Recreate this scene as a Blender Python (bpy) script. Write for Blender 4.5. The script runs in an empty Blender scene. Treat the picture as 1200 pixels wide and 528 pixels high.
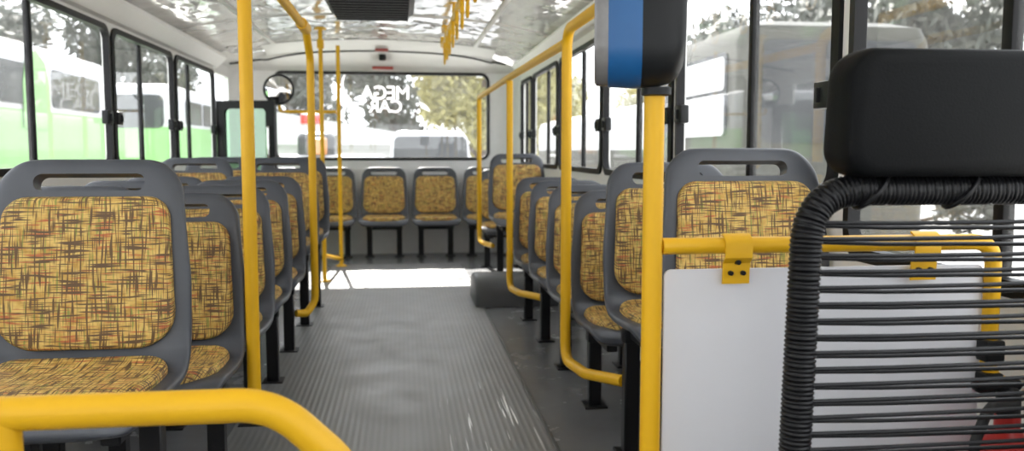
import bpy, bmesh, math, random
from math import sin, cos, pi, atan, radians as R, sqrt
from mathutils import Vector, Matrix
random.seed(7)
COL = bpy.context.scene.collection

# ------------------------------------------------------------------ materials
def new_mat(name):
    m = bpy.data.materials.new(name); m.use_nodes = True
    nt = m.node_tree; nt.nodes.clear()
    out = nt.nodes.new('ShaderNodeOutputMaterial')
    return m, nt, out
def N(nt, typ, **kw):
    n = nt.nodes.new(typ)
    for k, v in kw.items():
        if k.startswith('i_'):
            key = k[2:]
            key = int(key) if key.isdigit() else key.replace('_', ' ')
            n.inputs[key].default_value = v
        else: setattr(n, k, v)
    return n
def c4(c): return (c[0], c[1], c[2], 1)
def pbr(name, col, rough=.5, metal=0, spec=.5, var=.08, scale=18, bump=0, bscale=200, coat=0):
    """principled surface with a light procedural colour variation and optional bump"""
    m, nt, out = new_mat(name)
    b = N(nt, 'ShaderNodeBsdfPrincipled')
    b.inputs['Roughness'].default_value = rough; b.inputs['Metallic'].default_value = metal
    b.inputs['Specular IOR Level'].default_value = spec
    b.inputs['Coat Weight'].default_value = coat
    tc = N(nt, 'ShaderNodeTexCoord')
    no = N(nt, 'ShaderNodeTexNoise', i_Scale=scale, i_Detail=4)
    nt.links.new(tc.outputs['Object'], no.inputs['Vector'])
    mx = N(nt, 'ShaderNodeMix', data_type='RGBA')
    mx.inputs['A'].default_value = c4([max(0, x*(1-var)) for x in col]); mx.inputs['B'].default_value = c4([min(1, x*(1+var)) for x in col])
    nt.links.new(no.outputs['Fac'], mx.inputs['Factor'])
    nt.links.new(mx.outputs['Result'], b.inputs['Base Color'])
    if bump:
        n2 = N(nt, 'ShaderNodeTexNoise', i_Scale=bscale, i_Detail=3)
        nt.links.new(tc.outputs['Object'], n2.inputs['Vector'])
        bp = N(nt, 'ShaderNodeBump', i_Strength=bump, i_Distance=.002)
        nt.links.new(n2.outputs['Fac'], bp.inputs['Height']); nt.links.new(bp.outputs['Normal'], b.inputs['Normal'])
    nt.links.new(b.outputs[0], out.inputs[0])
    return m

def glass_mat(name, dust=.10, refl=.06, tint=(1, 1, 1)):
    m, nt, out = new_mat(name)
    t = N(nt, 'ShaderNodeBsdfTransparent', i_Color=c4(tint)); g = N(nt, 'ShaderNodeBsdfGlossy', i_Roughness=.02)
    lw = N(nt, 'ShaderNodeLayerWeight', i_Blend=.18)
    mr = N(nt, 'ShaderNodeMapRange', i_To_Min=refl, i_To_Max=.15)
    nt.links.new(lw.outputs['Fresnel'], mr.inputs['Value'])
    m1 = N(nt, 'ShaderNodeMixShader'); nt.links.new(mr.outputs[0], m1.inputs[0]); nt.links.new(t.outputs[0], m1.inputs[1]); nt.links.new(g.outputs[0], m1.inputs[2])
    d = N(nt, 'ShaderNodeBsdfTranslucent', i_Color=(.8, .8, .78, 1))
    tc = N(nt, 'ShaderNodeTexCoord'); no = N(nt, 'ShaderNodeTexNoise', i_Scale=3.5, i_Detail=5)
    nt.links.new(tc.outputs['Object'], no.inputs['Vector'])
    mr2 = N(nt, 'ShaderNodeMapRange', i_From_Min=.3, i_From_Max=.7, i_To_Min=dust*.5, i_To_Max=dust*1.4)
    nt.links.new(no.outputs['Fac'], mr2.inputs['Value'])
    m2 = N(nt, 'ShaderNodeMixShader'); nt.links.new(mr2.outputs[0], m2.inputs[0]); nt.links.new(m1.outputs[0], m2.inputs[1]); nt.links.new(d.outputs[0], m2.inputs[2])
    nt.links.new(m2.outputs[0], out.inputs[0])
    return m

def fabric_mat():
    m, nt, out = new_mat('mustard_hatched_fabric')
    L = nt.links.new
    b = N(nt, 'ShaderNodeBsdfPrincipled'); b.inputs['Roughness'].default_value = .62; b.inputs['Specular IOR Level'].default_value = .35
    uv = N(nt, 'ShaderNodeUVMap')
    oi = N(nt, 'ShaderNodeObjectInfo')
    ofs = N(nt, 'ShaderNodeVectorMath', operation='SCALE'); ofs.inputs[0].default_value = (3.1, 1.7, 0); L(oi.outputs['Random'], ofs.inputs['Scale'])
    ad = N(nt, 'ShaderNodeVectorMath', operation='ADD'); L(uv.outputs[0], ad.inputs[0]); L(ofs.outputs[0], ad.inputs[1])
    base = N(nt, 'ShaderNodeTexNoise', i_Scale=40, i_Detail=3); L(ad.outputs[0], base.inputs['Vector'])
    rb = N(nt, 'ShaderNodeValToRGB'); e = rb.color_ramp.elements
    e[0].position = .35; e[0].color = (.50, .29, .06, 1); e[1].position = .62; e[1].color = (.68, .47, .14, 1)
    L(base.outputs['Fac'], rb.inputs[0])
    col = rb.outputs[0]
    def threads(sx, sy, thr, c, seed):
        nonlocal col
        mp = N(nt, 'ShaderNodeMapping'); mp.inputs['Scale'].default_value = (sx, sy, 1); mp.inputs['Location'].default_value = (seed, seed*1.7, 0)
        L(ad.outputs[0], mp.inputs['Vector'])
        no = N(nt, 'ShaderNodeTexNoise', i_Scale=1, i_Detail=1.5, i_Roughness=.4, noise_dimensions='2D'); L(mp.outputs[0], no.inputs['Vector'])
        mr = N(nt, 'ShaderNodeMapRange', i_From_Min=thr, i_From_Max=thr+.11); L(no.outputs['Fac'], mr.inputs['Value'])
        mx = N(nt, 'ShaderNodeMix', data_type='RGBA'); L(mr.outputs[0], mx.inputs['Factor']); L(col, mx.inputs['A'])
        mx.inputs['B'].default_value = c4(c); col = mx.outputs['Result']
    threads(190, 15, .60, (.26, .27, .06), 3); threads(15, 190, .60, (.46, .13, .05), 9)
    threads(225, 15, .53, (.13, .075, .03), 17); threads(15, 225, .525, (.12, .07, .035), 29)
    L(col, b.inputs['Base Color'])
    wv = N(nt, 'ShaderNodeTexNoise', i_Scale=420); L(ad.outputs[0], wv.inputs['Vector'])
    bp = N(nt, 'ShaderNodeBump', i_Strength=.25, i_Distance=.002); L(wv.outputs['Fac'], bp.inputs['Height']); L(bp.outputs[0], b.inputs['Normal'])
    L(b.outputs[0], out.inputs[0])
    return m

def floor_mat(name, ribs):
    m, nt, out = new_mat(name); L = nt.links.new
    b = N(nt, 'ShaderNodeBsdfPrincipled')
    tc = N(nt, 'ShaderNodeTexCoord'); sep = N(nt, 'ShaderNodeSeparateXYZ'); L(tc.outputs['Object'], sep.inputs[0])
    no = N(nt, 'ShaderNodeTexNoise', i_Scale=5, i_Detail=7, i_Roughness=.65); L(tc.outputs['Object'], no.inputs['Vector'])
    rb = N(nt, 'ShaderNodeValToRGB'); e = rb.color_ramp.elements
    e[0].position = .3; e[0].color = (.135, .135, .135, 1) if ribs else (.150, .153, .160, 1)
    e[1].position = .75; e[1].color = (.195, .193, .19, 1) if ribs else (.178, .181, .188, 1)
    L(no.outputs['Fac'], rb.inputs[0]); col = rb.outputs[0]
    rr = N(nt, 'ShaderNodeMapRange', i_From_Min=.3, i_From_Max=.75, i_To_Min=.22 if not ribs else .38, i_To_Max=.30 if not ribs else .6); L(no.outputs['Fac'], rr.inputs['Value'])
    L(rr.outputs[0], b.inputs['Roughness'])
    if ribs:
        # pale streaks painted along the ribs in place of glints; grooves slightly darker
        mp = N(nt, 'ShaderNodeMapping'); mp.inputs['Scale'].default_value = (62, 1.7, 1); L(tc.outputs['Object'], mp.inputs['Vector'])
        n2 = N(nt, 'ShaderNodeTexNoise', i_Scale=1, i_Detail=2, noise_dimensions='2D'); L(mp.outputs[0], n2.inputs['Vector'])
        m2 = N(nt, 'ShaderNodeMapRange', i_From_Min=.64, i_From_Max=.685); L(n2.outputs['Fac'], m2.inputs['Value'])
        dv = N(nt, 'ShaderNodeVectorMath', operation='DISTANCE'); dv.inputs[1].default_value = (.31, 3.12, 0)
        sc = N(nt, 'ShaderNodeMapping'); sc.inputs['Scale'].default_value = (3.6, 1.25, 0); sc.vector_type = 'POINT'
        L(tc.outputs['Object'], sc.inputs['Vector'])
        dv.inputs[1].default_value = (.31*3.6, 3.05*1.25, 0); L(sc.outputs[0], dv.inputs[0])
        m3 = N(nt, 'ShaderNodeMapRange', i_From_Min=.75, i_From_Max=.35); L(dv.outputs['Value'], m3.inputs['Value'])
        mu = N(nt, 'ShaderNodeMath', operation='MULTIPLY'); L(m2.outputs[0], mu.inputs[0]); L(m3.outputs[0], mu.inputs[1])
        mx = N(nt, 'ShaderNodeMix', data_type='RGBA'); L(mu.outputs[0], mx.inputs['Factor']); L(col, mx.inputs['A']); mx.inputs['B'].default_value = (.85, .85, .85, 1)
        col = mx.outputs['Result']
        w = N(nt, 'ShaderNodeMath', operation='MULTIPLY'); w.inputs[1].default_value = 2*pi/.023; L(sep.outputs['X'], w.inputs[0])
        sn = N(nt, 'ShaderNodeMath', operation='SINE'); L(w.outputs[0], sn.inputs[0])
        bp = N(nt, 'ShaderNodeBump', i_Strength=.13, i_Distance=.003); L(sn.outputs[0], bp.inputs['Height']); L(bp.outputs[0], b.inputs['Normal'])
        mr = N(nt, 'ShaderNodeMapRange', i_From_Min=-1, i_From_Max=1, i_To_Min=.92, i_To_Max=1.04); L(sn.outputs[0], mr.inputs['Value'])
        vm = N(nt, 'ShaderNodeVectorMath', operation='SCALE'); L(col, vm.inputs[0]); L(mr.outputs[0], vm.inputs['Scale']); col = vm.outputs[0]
    L(col, b.inputs['Base Color'])
    L(b.outputs[0], out.inputs[0])
    return m

def ceiling_mat():
    m, nt, out = new_mat('glossy_ceiling_laminate'); L = nt.links.new
    b = N(nt, 'ShaderNodeBsdfPrincipled'); b.inputs['Base Color'].default_value = (.93, .915, .895, 1)
    b.inputs['Metallic'].default_value = .5; b.inputs['Roughness'].default_value = .06
    tc = N(nt, 'ShaderNodeTexCoord')
    mp = N(nt, 'ShaderNodeMapping'); mp.inputs['Scale'].default_value = (1, .5, 1); L(tc.outputs['Object'], mp.inputs['Vector'])
    no = N(nt, 'ShaderNodeTexNoise', i_Scale=4, i_Detail=2.5); L(mp.outputs[0], no.inputs['Vector'])
    bp = N(nt, 'ShaderNodeBump', i_Strength=.9, i_Distance=.035); L(no.outputs['Fac'], bp.inputs['Height']); L(bp.outputs[0], b.inputs['Normal'])
    L(b.outputs[0], out.inputs[0])
    return m

M = {}
M['yellow'] = pbr('yellow_paint', (.73, .405, .008), .45, spec=.35, var=.05)
M['shell'] = pbr('grey_seat_plastic', (.056, .061, .073), .42, var=.12, bump=.08, bscale=350)
M['fabric'] = fabric_mat()
M['black_metal'] = pbr('black_steel', (.008, .008, .009), .45, spec=.25)
M['black_frame'] = pbr('black_window_frame', (.008, .008, .009), .5, spec=.2)
M['rubber'] = pbr('black_rubber', (.02, .02, .02), .6)
M['white_wall'] = pbr('white_wall_panel', (.82, .815, .80), .4, var=.03)
M['grey_wall'] = pbr('pale_grey_panel', (.74, .74, .74), .5, var=.05)
M['header'] = pbr('moulded_header', (.60, .595, .58), .5, var=.03)
M['white_panel'] = pbr('white_board', (.72, .72, .75), .35, var=.02)
M['floor'] = floor_mat('grey_vinyl', False)
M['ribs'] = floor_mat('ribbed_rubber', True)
M['box_grey'] = pbr('dark_grey_vinyl', (.055, .057, .06), .5, var=.15)
M['ceiling'] = ceiling_mat()
M['glass'] = glass_mat('window_glass', .02, .004)
M['rear_glass'] = glass_mat('rear_window_glass', .008, .03)
M['leaf_glass'] = glass_mat('door_glass', .04, .12, (.48, .70, .52))
M['blue'] = pbr('blue_plastic', (.004, .085, .25), .38)
M['black_plastic'] = pbr('black_plastic', (.008, .009, .010), .45, spec=.25, bump=.1, bscale=500)
M['screen'] = pbr('grey_screen', (.17, .165, .16), .25, var=.3, scale=30)
M['leather'] = pbr('black_leather', (.004, .0045, .005), .6, spec=.11, bump=.25, bscale=320)
M['cord'] = pbr('black_plastic_cord', (.004, .004, .005), .4, spec=.28)
M['chrome'] = pbr('polished_steel', (.75, .75, .75), .12, metal=1)
M['mirror'] = pbr('mirror_glass', (.9, .9, .9), .02, metal=1, var=0)
M['vent'] = pbr('dark_vent_plastic', (.022, .021, .02), .5, spec=.25)
M['red'] = pbr('red_paint', (.45, .02, .015), .35)
m, nt, out = new_mat('white_decal')
td = N(nt, 'ShaderNodeBsdfTranslucent', i_Color=(.9, .9, .9, 1)); df = N(nt, 'ShaderNodeBsdfDiffuse', i_Color=(.9, .9, .9, 1)); ms = N(nt, 'ShaderNodeMixShader'); ms.inputs[0].default_value = .25
nt.links.new(td.outputs[0], ms.inputs[1]); nt.links.new(df.outputs[0], ms.inputs[2]); nt.links.new(ms.outputs[0], out.inputs[0]); M['decal'] = m
M['green'] = pbr('light_green_paint', (.19, .39, .14), .35)
M['bus_white'] = pbr('white_paint', (.46, .465, .49), .35)
M['bus_grey'] = pbr('grey_olive_paint', (.045, .045, .036), .5, spec=.3)
M['dark_glass'] = pbr('dark_vehicle_glass', (.035, .038, .042), .25, spec=.3, var=.2)
M['bright_glass'] = pbr('pale_vehicle_glass', (.50, .51, .53), .4)
M['tyre'] = pbr('tyre', (.02, .02, .02), .8)
M['asphalt'] = pbr('asphalt', (.58, .57, .55), .9, var=.15, bump=.3, bscale=60)
M['bark'] = pbr('bark', (.09, .07, .055), .9, var=.3)
M['leaf_dark'] = pbr('leaf_grey_green', (.075, .082, .068), .7, var=.35, scale=3)
M['leaf_yellow'] = pbr('leaf_yellow_green', (.33, .31, .13), .7, var=.35, scale=3)  # foliage that is yellow green by its own colour
M['red_lens'] = pbr('red_lens', (.32, .05, .04), .3)
M['shed'] = pbr('pale_sheet_metal', (.40, .40, .40), .5)
M['orange'] = pbr('orange_paint', (.45, .17, .03), .4)

# ------------------------------------------------------------------ mesh helper
class MB:
    def __init__(s): s.v = []; s.f = []; s.uv = None
    def add(s, vs, fs):
        b = len(s.v); s.v += [tuple(p) for p in vs]; s.f += [tuple(b+i for i in f) for f in fs]; return s
    def box(s, x0, x1, y0, y1, z0, z1, bev=0, seg=2, mat=None):
        bm = bmesh.new(); bmesh.ops.create_cube(bm, size=1)
        for v in bm.verts: v.co = Vector(((x0+x1)/2+v.co.x*(x1-x0), (y0+y1)/2+v.co.y*(y1-y0), (z0+z1)/2+v.co.z*(z1-z0)))
        if bev: bmesh.ops.bevel(bm, geom=bm.edges[:], offset=bev, segments=seg, affect='EDGES', profile=.5)
        if mat is not None: bmesh.ops.transform(bm, matrix=mat, verts=bm.verts)
        s.bm(bm); return s
    def bm(s, bm):
        bm.verts.index_update(); s.add([v.co for v in bm.verts], [[v.index for v in f.verts] for f in bm.faces]); bm.free()
    def tube(s, pts, r, n=14, cap=True, rfun=None):
        pts = [Vector(p) for p in pts]; m = len(pts); rings = []
        d0 = (pts[1]-pts[0]).normalized()
        up = Vector((0, 0, 1)) if abs(d0.z) < .9 else Vector((0, 1, 0))
        u = d0.cross(up).normalized()
        for i, p in enumerate(pts):
            d = (pts[min(i+1, m-1)]-pts[max(i-1, 0)]).normalized()
            u = (u-d*u.dot(d)).normalized(); w = d.cross(u)
            rr = r if rfun is None else rfun(i)
            rings.append([p+(u*cos(2*pi*k/n)+w*sin(2*pi*k/n))*rr for k in range(n)])
        s.loft(rings, cap); return s
    def loft(s, rings, cap=True, close=True):
        n = len(rings[0]); vs = [p for r in rings for p in r]; fs = []
        for i in range(len(rings)-1):
            for k in range(n if close else n-1):
                k2 = (k+1) % n
                fs.append((i*n+k, i*n+k2, (i+1)*n+k2, (i+1)*n+k))
        if cap: fs += [tuple(range(n))[::-1], tuple((len(rings)-1)*n+k for k in range(n))]
        s.add(vs, fs); return s
    def lathe(s, prof, c, axis='Z', n=28):
        rings = []
        for (r, h) in prof:
            ring = []
            for k in range(n):
                a = 2*pi*k/n; q = (r*cos(a), r*sin(a), h)
                if axis == 'Y': q = (q[0], q[2], -q[1])
                if axis == 'X': q = (q[2], q[0], q[1])
                ring.append((c[0]+q[0], c[1]+q[1], c[2]+q[2]))
            rings.append(ring)
        s.loft(rings, True); return s
    def build(s, name, mat, parent=None, smooth=40):
        me = bpy.data.meshes.new(name); me.from_pydata(s.v, [], s.f)
        bm = bmesh.new(); bm.from_mesh(me)
        bmesh.ops.remove_doubles(bm, verts=bm.verts, dist=1e-6)
        bmesh.ops.recalc_face_normals(bm, faces=bm.faces)
        bm.to_mesh(me); bm.free()
        return link(name, me, mat, parent, smooth)
def link(name, me, mat, parent=None, smooth=40):
    if mat is not None:
        me.materials.clear(); me.materials.append(mat)
    o = bpy.data.objects.new(name, me); COL.objects.link(o)
    if parent is not None: o.parent = parent
    if smooth:
        for p in me.polygons: p.use_smooth = True
        try: me.set_sharp_from_angle(angle=R(smooth))
        except Exception: pass
    return o
def empty(name, loc=(0, 0, 0), rz=0):
    o = bpy.data.objects.new(name, None); COL.objects.link(o); o.empty_display_size = .05
    o.location = loc; o.rotation_euler = (0, 0, rz); return o
def tag(o, label=None, cat=None, group=None, kind=None):
    if label: o['label'] = label
    if cat: o['category'] = cat
    if group: o['group'] = group
    if kind: o['kind'] = kind
    return o
def thing(name, label, cat, loc=(0, 0, 0), group=None, rz=0): return tag(empty(name, loc, rz), label, cat, group)
def copy_tree(o, parent=None):
    c = o.copy(); COL.objects.link(c)
    if parent is not None: c.parent = parent
    for ch in [x for x in COL.objects if x.parent is o]: copy_tree(ch, c)
    return c
def fillet(pts, rad, k=8):
    """polyline with its inner corners rounded"""
    pts = [Vector(p) for p in pts]; out = [pts[0]]
    for i in range(1, len(pts)-1):
        r = rad[i-1] if isinstance(rad, (list, tuple)) else rad
        a = (pts[i-1]-pts[i]); b = (pts[i+1]-pts[i])
        ang = a.angle(b); t = min(r/math.tan(ang/2), a.length*.49, b.length*.49)
        p0 = pts[i]+a.normalized()*t; p1 = pts[i]+b.normalized()*t
        for j in range(k+1):
            q = j/k
            out.append(p0*(1-q)**2+pts[i]*2*q*(1-q)+p1*q*q)
    out.append(pts[-1]); return out
def rrect(w, h, r, k=6, cx=0, cy=0):
    """rounded rectangle loop (counter-clockwise), r one radius or four (br, tr, tl, bl)"""
    rs = r if isinstance(r, (list, tuple)) else (r,)*4
    out = []
    for (sx, sy, a0, rr) in ((1, -1, -90, rs[0]), (1, 1, 0, rs[1]), (-1, 1, 90, rs[2]), (-1, -1, 180, rs[3])):
        for j in range(k+1):
            a = R(a0+90*j/k)
            out.append((cx+sx*(w/2-rr)+rr*cos(a), cy+sy*(h/2-rr)+rr*sin(a)))
    return out
def ring_plate(mb, a0, a1, b0, b1, c, d, r, place, t, k=6):
    """plate with outer rectangle a0..a1 x b0..b1 and a rounded opening c=(a,a) d=(b,b); place(a,b,depth)->xyz, t thickness"""
    inn = rrect(c[1]-c[0], d[1]-d[0], r, k, (c[0]+c[1])/2, (d[0]+d[1])/2)
    cor = [(a1, b0), (a1, b1), (a0, b1), (a0, b0)]
    outr = [cor[i//(k+1)] for i in range(len(inn))]
    n = len(inn)
    loops = [[place(*p, 0) for p in outr], [place(*p, 0) for p in inn], [place(*p, t) for p in inn], [place(*p, t) for p in outr]]
    vs = [p for l in loops for p in l]; fs = []
    for i in range(4):
        j = (i+1) % 4
        for q in range(n):
            q2 = (q+1) % n; fs.append((i*n+q, i*n+q2, j*n+q2, j*n+q))
    mb.add(vs, fs)
def clean_faces(o):
    bm = bmesh.new(); bm.from_mesh(o.data)
    bmesh.ops.remove_doubles(bm, verts=bm.verts, dist=1e-5); bmesh.ops.dissolve_degenerate(bm, edges=bm.edges, dist=1e-6)
    bmesh.ops.recalc_face_normals(bm, faces=bm.faces); bm.to_mesh(o.data); bm.free()

# ------------------------------------------------------------------ the bus shell
XL, XR, XC, YR, YF = -1.56, 1.12, -.22, 8.40, -.9
def ceil_z(x):
    d = abs(x-XC)/1.34
    return 1.965-.075*d**1.6-.07*d**4
SILL_L, SILL_R, TOP_L, TOP_R = .91, .878, 1.66, 1.645

f = MB().box(XL-.04, XR+.04, YF, YR+.05, -.06, 0).build('floor', M['floor'], smooth=0); tag(f, kind='structure')
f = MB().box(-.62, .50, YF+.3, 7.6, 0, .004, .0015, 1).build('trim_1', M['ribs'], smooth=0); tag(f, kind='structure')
f = MB().box(.5, .512, YF+.3, 7.6, 0, .006, .002, 1).build('trim_2', M['box_grey'], smooth=0); tag(f, kind='structure')

# ceiling: arched laminate, with joint strips
mb = MB(); nx = 28; xs = [XL-.03+(XR-XL+.06)*i/nx for i in range(nx+1)]
ring = [(x, ceil_z(x)) for x in xs]+[(x, ceil_z(x)+.05) for x in reversed(xs)]
mb.loft([[(x, y, z) for x, z in ring] for y in (YF, 2.2, 5.3, 7.0, 8.45)])
o = mb.build('ceiling', M['ceiling'], smooth=30); tag(o, kind='structure')
tn = 3
def strip_y(x, w=.03, y0=YF+.1, y1=7.55, m='header'):
    global tn
    z = ceil_z(x)
    o = MB().box(x-w/2, x+w/2, y0, y1, z-.012, z+.004, .004, 2).build('trim_%d' % tn, M[m]); tag(o, kind='structure'); tn += 1
def strip_x(y):
    global tn
    mb = MB(); xs = [XL+.02+(XR-XL-.04)*i/24 for i in range(25)]
    ring = [[(x, y-.014, ceil_z(x)+.002), (x, y-.012, ceil_z(x)-.008), (x, y+.012, ceil_z(x)-.008), (x, y+.014, ceil_z(x)+.002)] for x in xs]
    o = mb.loft(ring).build('trim_%d' % tn, M['header']); tag(o, kind='structure'); tn += 1
for x in (XC-.86, XC+.86): strip_y(x, .035)
for y in (1.9, 3.35, 4.8, 6.2): strip_x(y)
# ledge between windows and ceiling on either side
for sx, X in ((1, XL), (-1, XR)):
    pr = [(0, 1.835), (.10, 1.80), (.105, 1.775), (.03, 1.70), (0, 1.69)] if sx > 0 else [(0, 1.835), (.09, 1.81), (.095, 1.79), (.03, 1.725), (0, 1.71)]
    o = MB().loft([[(X+sx*a, y, z) for a, z in pr] for y in (YF, 7.5 if sx > 0 else 8.05)]).build('trim_%d' % tn, M['white_wall'], smooth=0); tag(o, kind='structure'); tn += 1

# side walls, pierced by windows with rounded corners
WL = [(1.35, 2.95, 2.1), (3.0, 4.86, 3.89), (4.91, 6.15, 5.43), (6.21, 7.45, 6.6)]
WR = [(.50, 2.03, 1.48), (2.10, 3.40, 2.67), (3.47, 4.68, 4.01), (4.74, 6.07, 5.28), (6.13, 7.33, 6.59), (7.39, 8.05, 7.74)]
def side_wall(name, X, s, wins, ztop, sills, yend, ystart):
    mb = MB(); place = lambda a, b, t: (X+s*t, a, b)
    ed = [ystart]+[(wins[i][1]+wins[i+1][0])/2 for i in range(len(wins)-1)]+[yend]
    for i, w in enumerate(wins):
        ring_plate(mb, ed[i], ed[i+1], 0, 1.86, (w[0], w[1]), (sills[i], ztop), .07, place, .03)
    o = mb.build(name, M['white_wall'], smooth=30); clean_faces(o); tag(o, kind='structure'); return o
SL = [SILL_L]*4; SR = [.74]+[SILL_R]*5
side_wall('wall_left', XL, -1, WL, TOP_L, SL, 7.5, 1.25)
side_wall('wall_right', XR, 1, WR, TOP_R, SR, 8.10, .42)
o = MB().box(XR, XR+.05, YF, .42, 0, .75).box(XR, XR+.05, YF, .42, 1.7, 1.86).box(XL-.05, XL, YF, 1.25, 1.72, 1.86).box(XL-.05, XL, YF, -.35, 0, 1.72).box(XL-.05, XL, -.35, 1.25, 0, .92).box(XL, XR, YF-.05, YF, 0, 1.05).box(XL, XR, YF-.05, YF, 1.55, 1.95).build('wall_front', M['white_wall'], smooth=0)  # unseen front end; openings narrowed to cut the light reaching the foreground
tag(o, kind='structure')
wi = 1
def window(X, s, w, sill, top):
    """aluminium sliding window: rounded frame, middle stile, two panes, latches"""
    global wi
    root = tag(empty('window_%d' % wi), kind='structure'); wi += 1
    place = lambda a, b, t: (X+s*t, a, b)
    mb = MB(); ring_plate(mb, w[0]-.002, w[1]+.002, sill-.002, top+.002, (w[0]+.035, w[1]-.035), (sill+.03, top-.035), .06, place, .0)
    # outer frame follows the rounded opening
    mb = MB(); oo = rrect(w[1]-w[0]+.02, top-sill+.02, .08, 6, (w[0]+w[1])/2, (top+sill)/2); ii = rrect(w[1]-w[0]-.045, top-sill-.045, .06, 6, (w[0]+w[1])/2, (top+sill)/2)
    mb.loft([[place(*p, -.012) for p in oo], [place(*p, -.016) for p in ii], [place(*p, .018) for p in ii], [place(*p, .018) for p in oo], [place(*p, -.012) for p in oo]], cap=False)
    mb.build('window_frame', M['black_frame'], root)
    x0, x1 = sorted((X-s*.006, X+s*.02))
    MB().box(x0, x1, w[2]-.015, w[2]+.015, sill+.025, top-.028, .004, 2).build('stile', M['black_frame'], root)
    zmid = sill+.27
    for (a, b, dx) in ((w[0]+.03, w[2]+.005, .004), (w[2]-.005, w[1]-.03, .012)):
        p = MB().box(*sorted((X+s*dx, X+s*(dx+.003))), a, b, sill+.028, top-.03).build('pane', M['glass'], root, smooth=0)
    for yl, sg in ((w[0]+.055, 1), (w[1]-.055, -1)):
        lt = MB().box(*sorted((X+s*.012, X-s*.024)), yl-.042, yl+.042, zmid-.036, zmid+.036, .006, 2).box(*sorted((X+s*.0, X-s*.034)), yl+sg*.008-.006, yl+sg*.008+.006, zmid-.02, zmid+.02, .002, 1)
        lt.build('latch', M['black_plastic'], root)
for w in WL: window(XL, -1, w, SILL_L, TOP_L)
for i, w in enumerate(WR): window(XR, 1, w, SR[i], TOP_R)

# rear wall with rounded plan corners, big rear window, and a domed header that rolls into the ceiling
RW = (-1.205, .835, .925, 1.745)
def plan(n=10):
    r = .34; q = .27; pts = [(XL, 7.5)]
    for j in range(n+1):
        a = pi-(pi/2)*j/n; pts.append((XL+r+r*cos(a), YR-r+r*sin(a)))
    for j in range(n+1):
        a = pi/2-(pi/2)*j/n; pts.append((XR-q+q*cos(a), YR-q+q*sin(a)))
    pts.append((XR, 8.1)); return pts
PL = plan()
mb = MB()
def wall_strip(pts, z0, z1):
    inner = [[(x, y, z0), (x, y, z1), (x+.05*(x-XC)/1.4, y+.05, z1), (x+.05*(x-XC)/1.4, y+.05, z0)] for x, y in pts]
    mb.loft(inner)
wall_strip(PL[1:12], 0, 1.80); wall_strip(PL[:2], 1.66, 1.80); wall_strip(PL[12:], 0, 1.80)
pl2 = lambda a, b, t: (a, YR+t, b)
ring_plate(mb, XL+.34, XR-.27, 0, 1.80, RW[:2], RW[2:], .075, pl2, .05)
o = mb.build('wall_rear', M['grey_wall'], smooth=30); clean_faces(o); tag(o, kind='structure')
mb = MB(); rows = []
path = []
for i in range(len(PL)-1):
    a, b = Vector(PL[i]), Vector(PL[i+1]); n = max(1, int((b-a).length/.09))
    path += [a+(b-a)*j/n for j in range(n)]
path.append(Vector(PL[-1]))
for i, p in enumerate(path):
    d = (path[min(i+1, len(path)-1)]-path[max(i-1, 0)]).normalized(); nrm = Vector((d.y, -d.x))
    k = max(0, min(1, (p.y-7.75)/.62)); k = k*k*(3-2*k)
    D = .10+.72*k; row = []
    for j in range(11):
        ph = pi/2*j/10; q = p+nrm*D*(1-cos(ph)); z1 = ceil_z(q.x)-.004; z0 = 1.755 if k > .5 else 1.755
        row.append((q.x, q.y, z0+(z1-z0)*sin(ph)))
    rows.append(row)
mb.loft(rows, cap=False, close=False)
o = mb.build('trim_%d' % tn, M['header'], smooth=60); tag(o, kind='structure'); tn += 1
def seam(i):
    x = rows[i][6][0]; t = min(1, abs((x+.18)/1.36))**5
    return Vector(rows[i][6]).lerp(Vector(rows[i][0]), t)+Vector((0, -.004, -.004))
mb = MB(); mb.tube([seam(i) for i in range(len(rows)) if rows[i][0][1] > 7.95], .008, 8)
o = mb.build('trim_%d' % tn, M['rubber']); tag(o, kind='structure'); tn += 1
root = tag(empty('window_%d' % wi), kind='structure'); wi += 1
oo = rrect(RW[1]-RW[0]+.03, RW[3]-RW[2]+.03, .09, 8, (RW[0]+RW[1])/2, (RW[2]+RW[3])/2); ii = rrect(RW[1]-RW[0]-.03, RW[3]-RW[2]-.03, .06, 8, (RW[0]+RW[1])/2, (RW[2]+RW[3])/2)
MB().loft([[pl2(*p, -.006) for p in oo], [pl2(*p, -.014) for p in ii], [pl2(*p, .04) for p in ii], [pl2(*p, .04) for p in oo], [pl2(*p, -.006) for p in oo]], cap=False).build('window_frame', M['rubber'], root)
MB().box(RW[0]+.01, RW[1]-.01, YR+.02, YR+.024, RW[2]+.01, RW[3]-.01).build('pane', M['rear_glass'], root, smooth=0)
# lettering stuck on the outside of the pane, read from the street (so mirrored from inside)
def text_mesh(body, size, x, z, name='lettering'):
    cu = bpy.data.curves.new(name, 'FONT'); cu.body = body; cu.size = size; cu.align_x = 'CENTER'; cu.extrude = .001; cu.space_character = .92; cu.offset = .0
    t = bpy.data.objects.new(name, cu); COL.objects.link(t)
    dg = bpy.context.evaluated_depsgraph_get(); me = bpy.data.meshes.new_from_object(t.evaluated_get(dg))
    bpy.data.objects.remove(t)
    me.transform(Matrix.Translation((x, YR+.026, z)) @ Matrix.Rotation(pi, 4, 'Z') @ Matrix.Rotation(pi/2, 4, 'X'))
    return link(name, me, M['decal'], root, smooth=0)
text_mesh('MEGA', .185, -.16, 1.50); text_mesh('CAR', .17, -.16, 1.375)
a = [(-.40+.17*cos(R(t)), YR+.027, 1.64+.17*sin(R(t))) for t in range(100, 250, 10)]
MB().tube(a, .009, 6).build('lettering', M['decal'], root)
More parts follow.
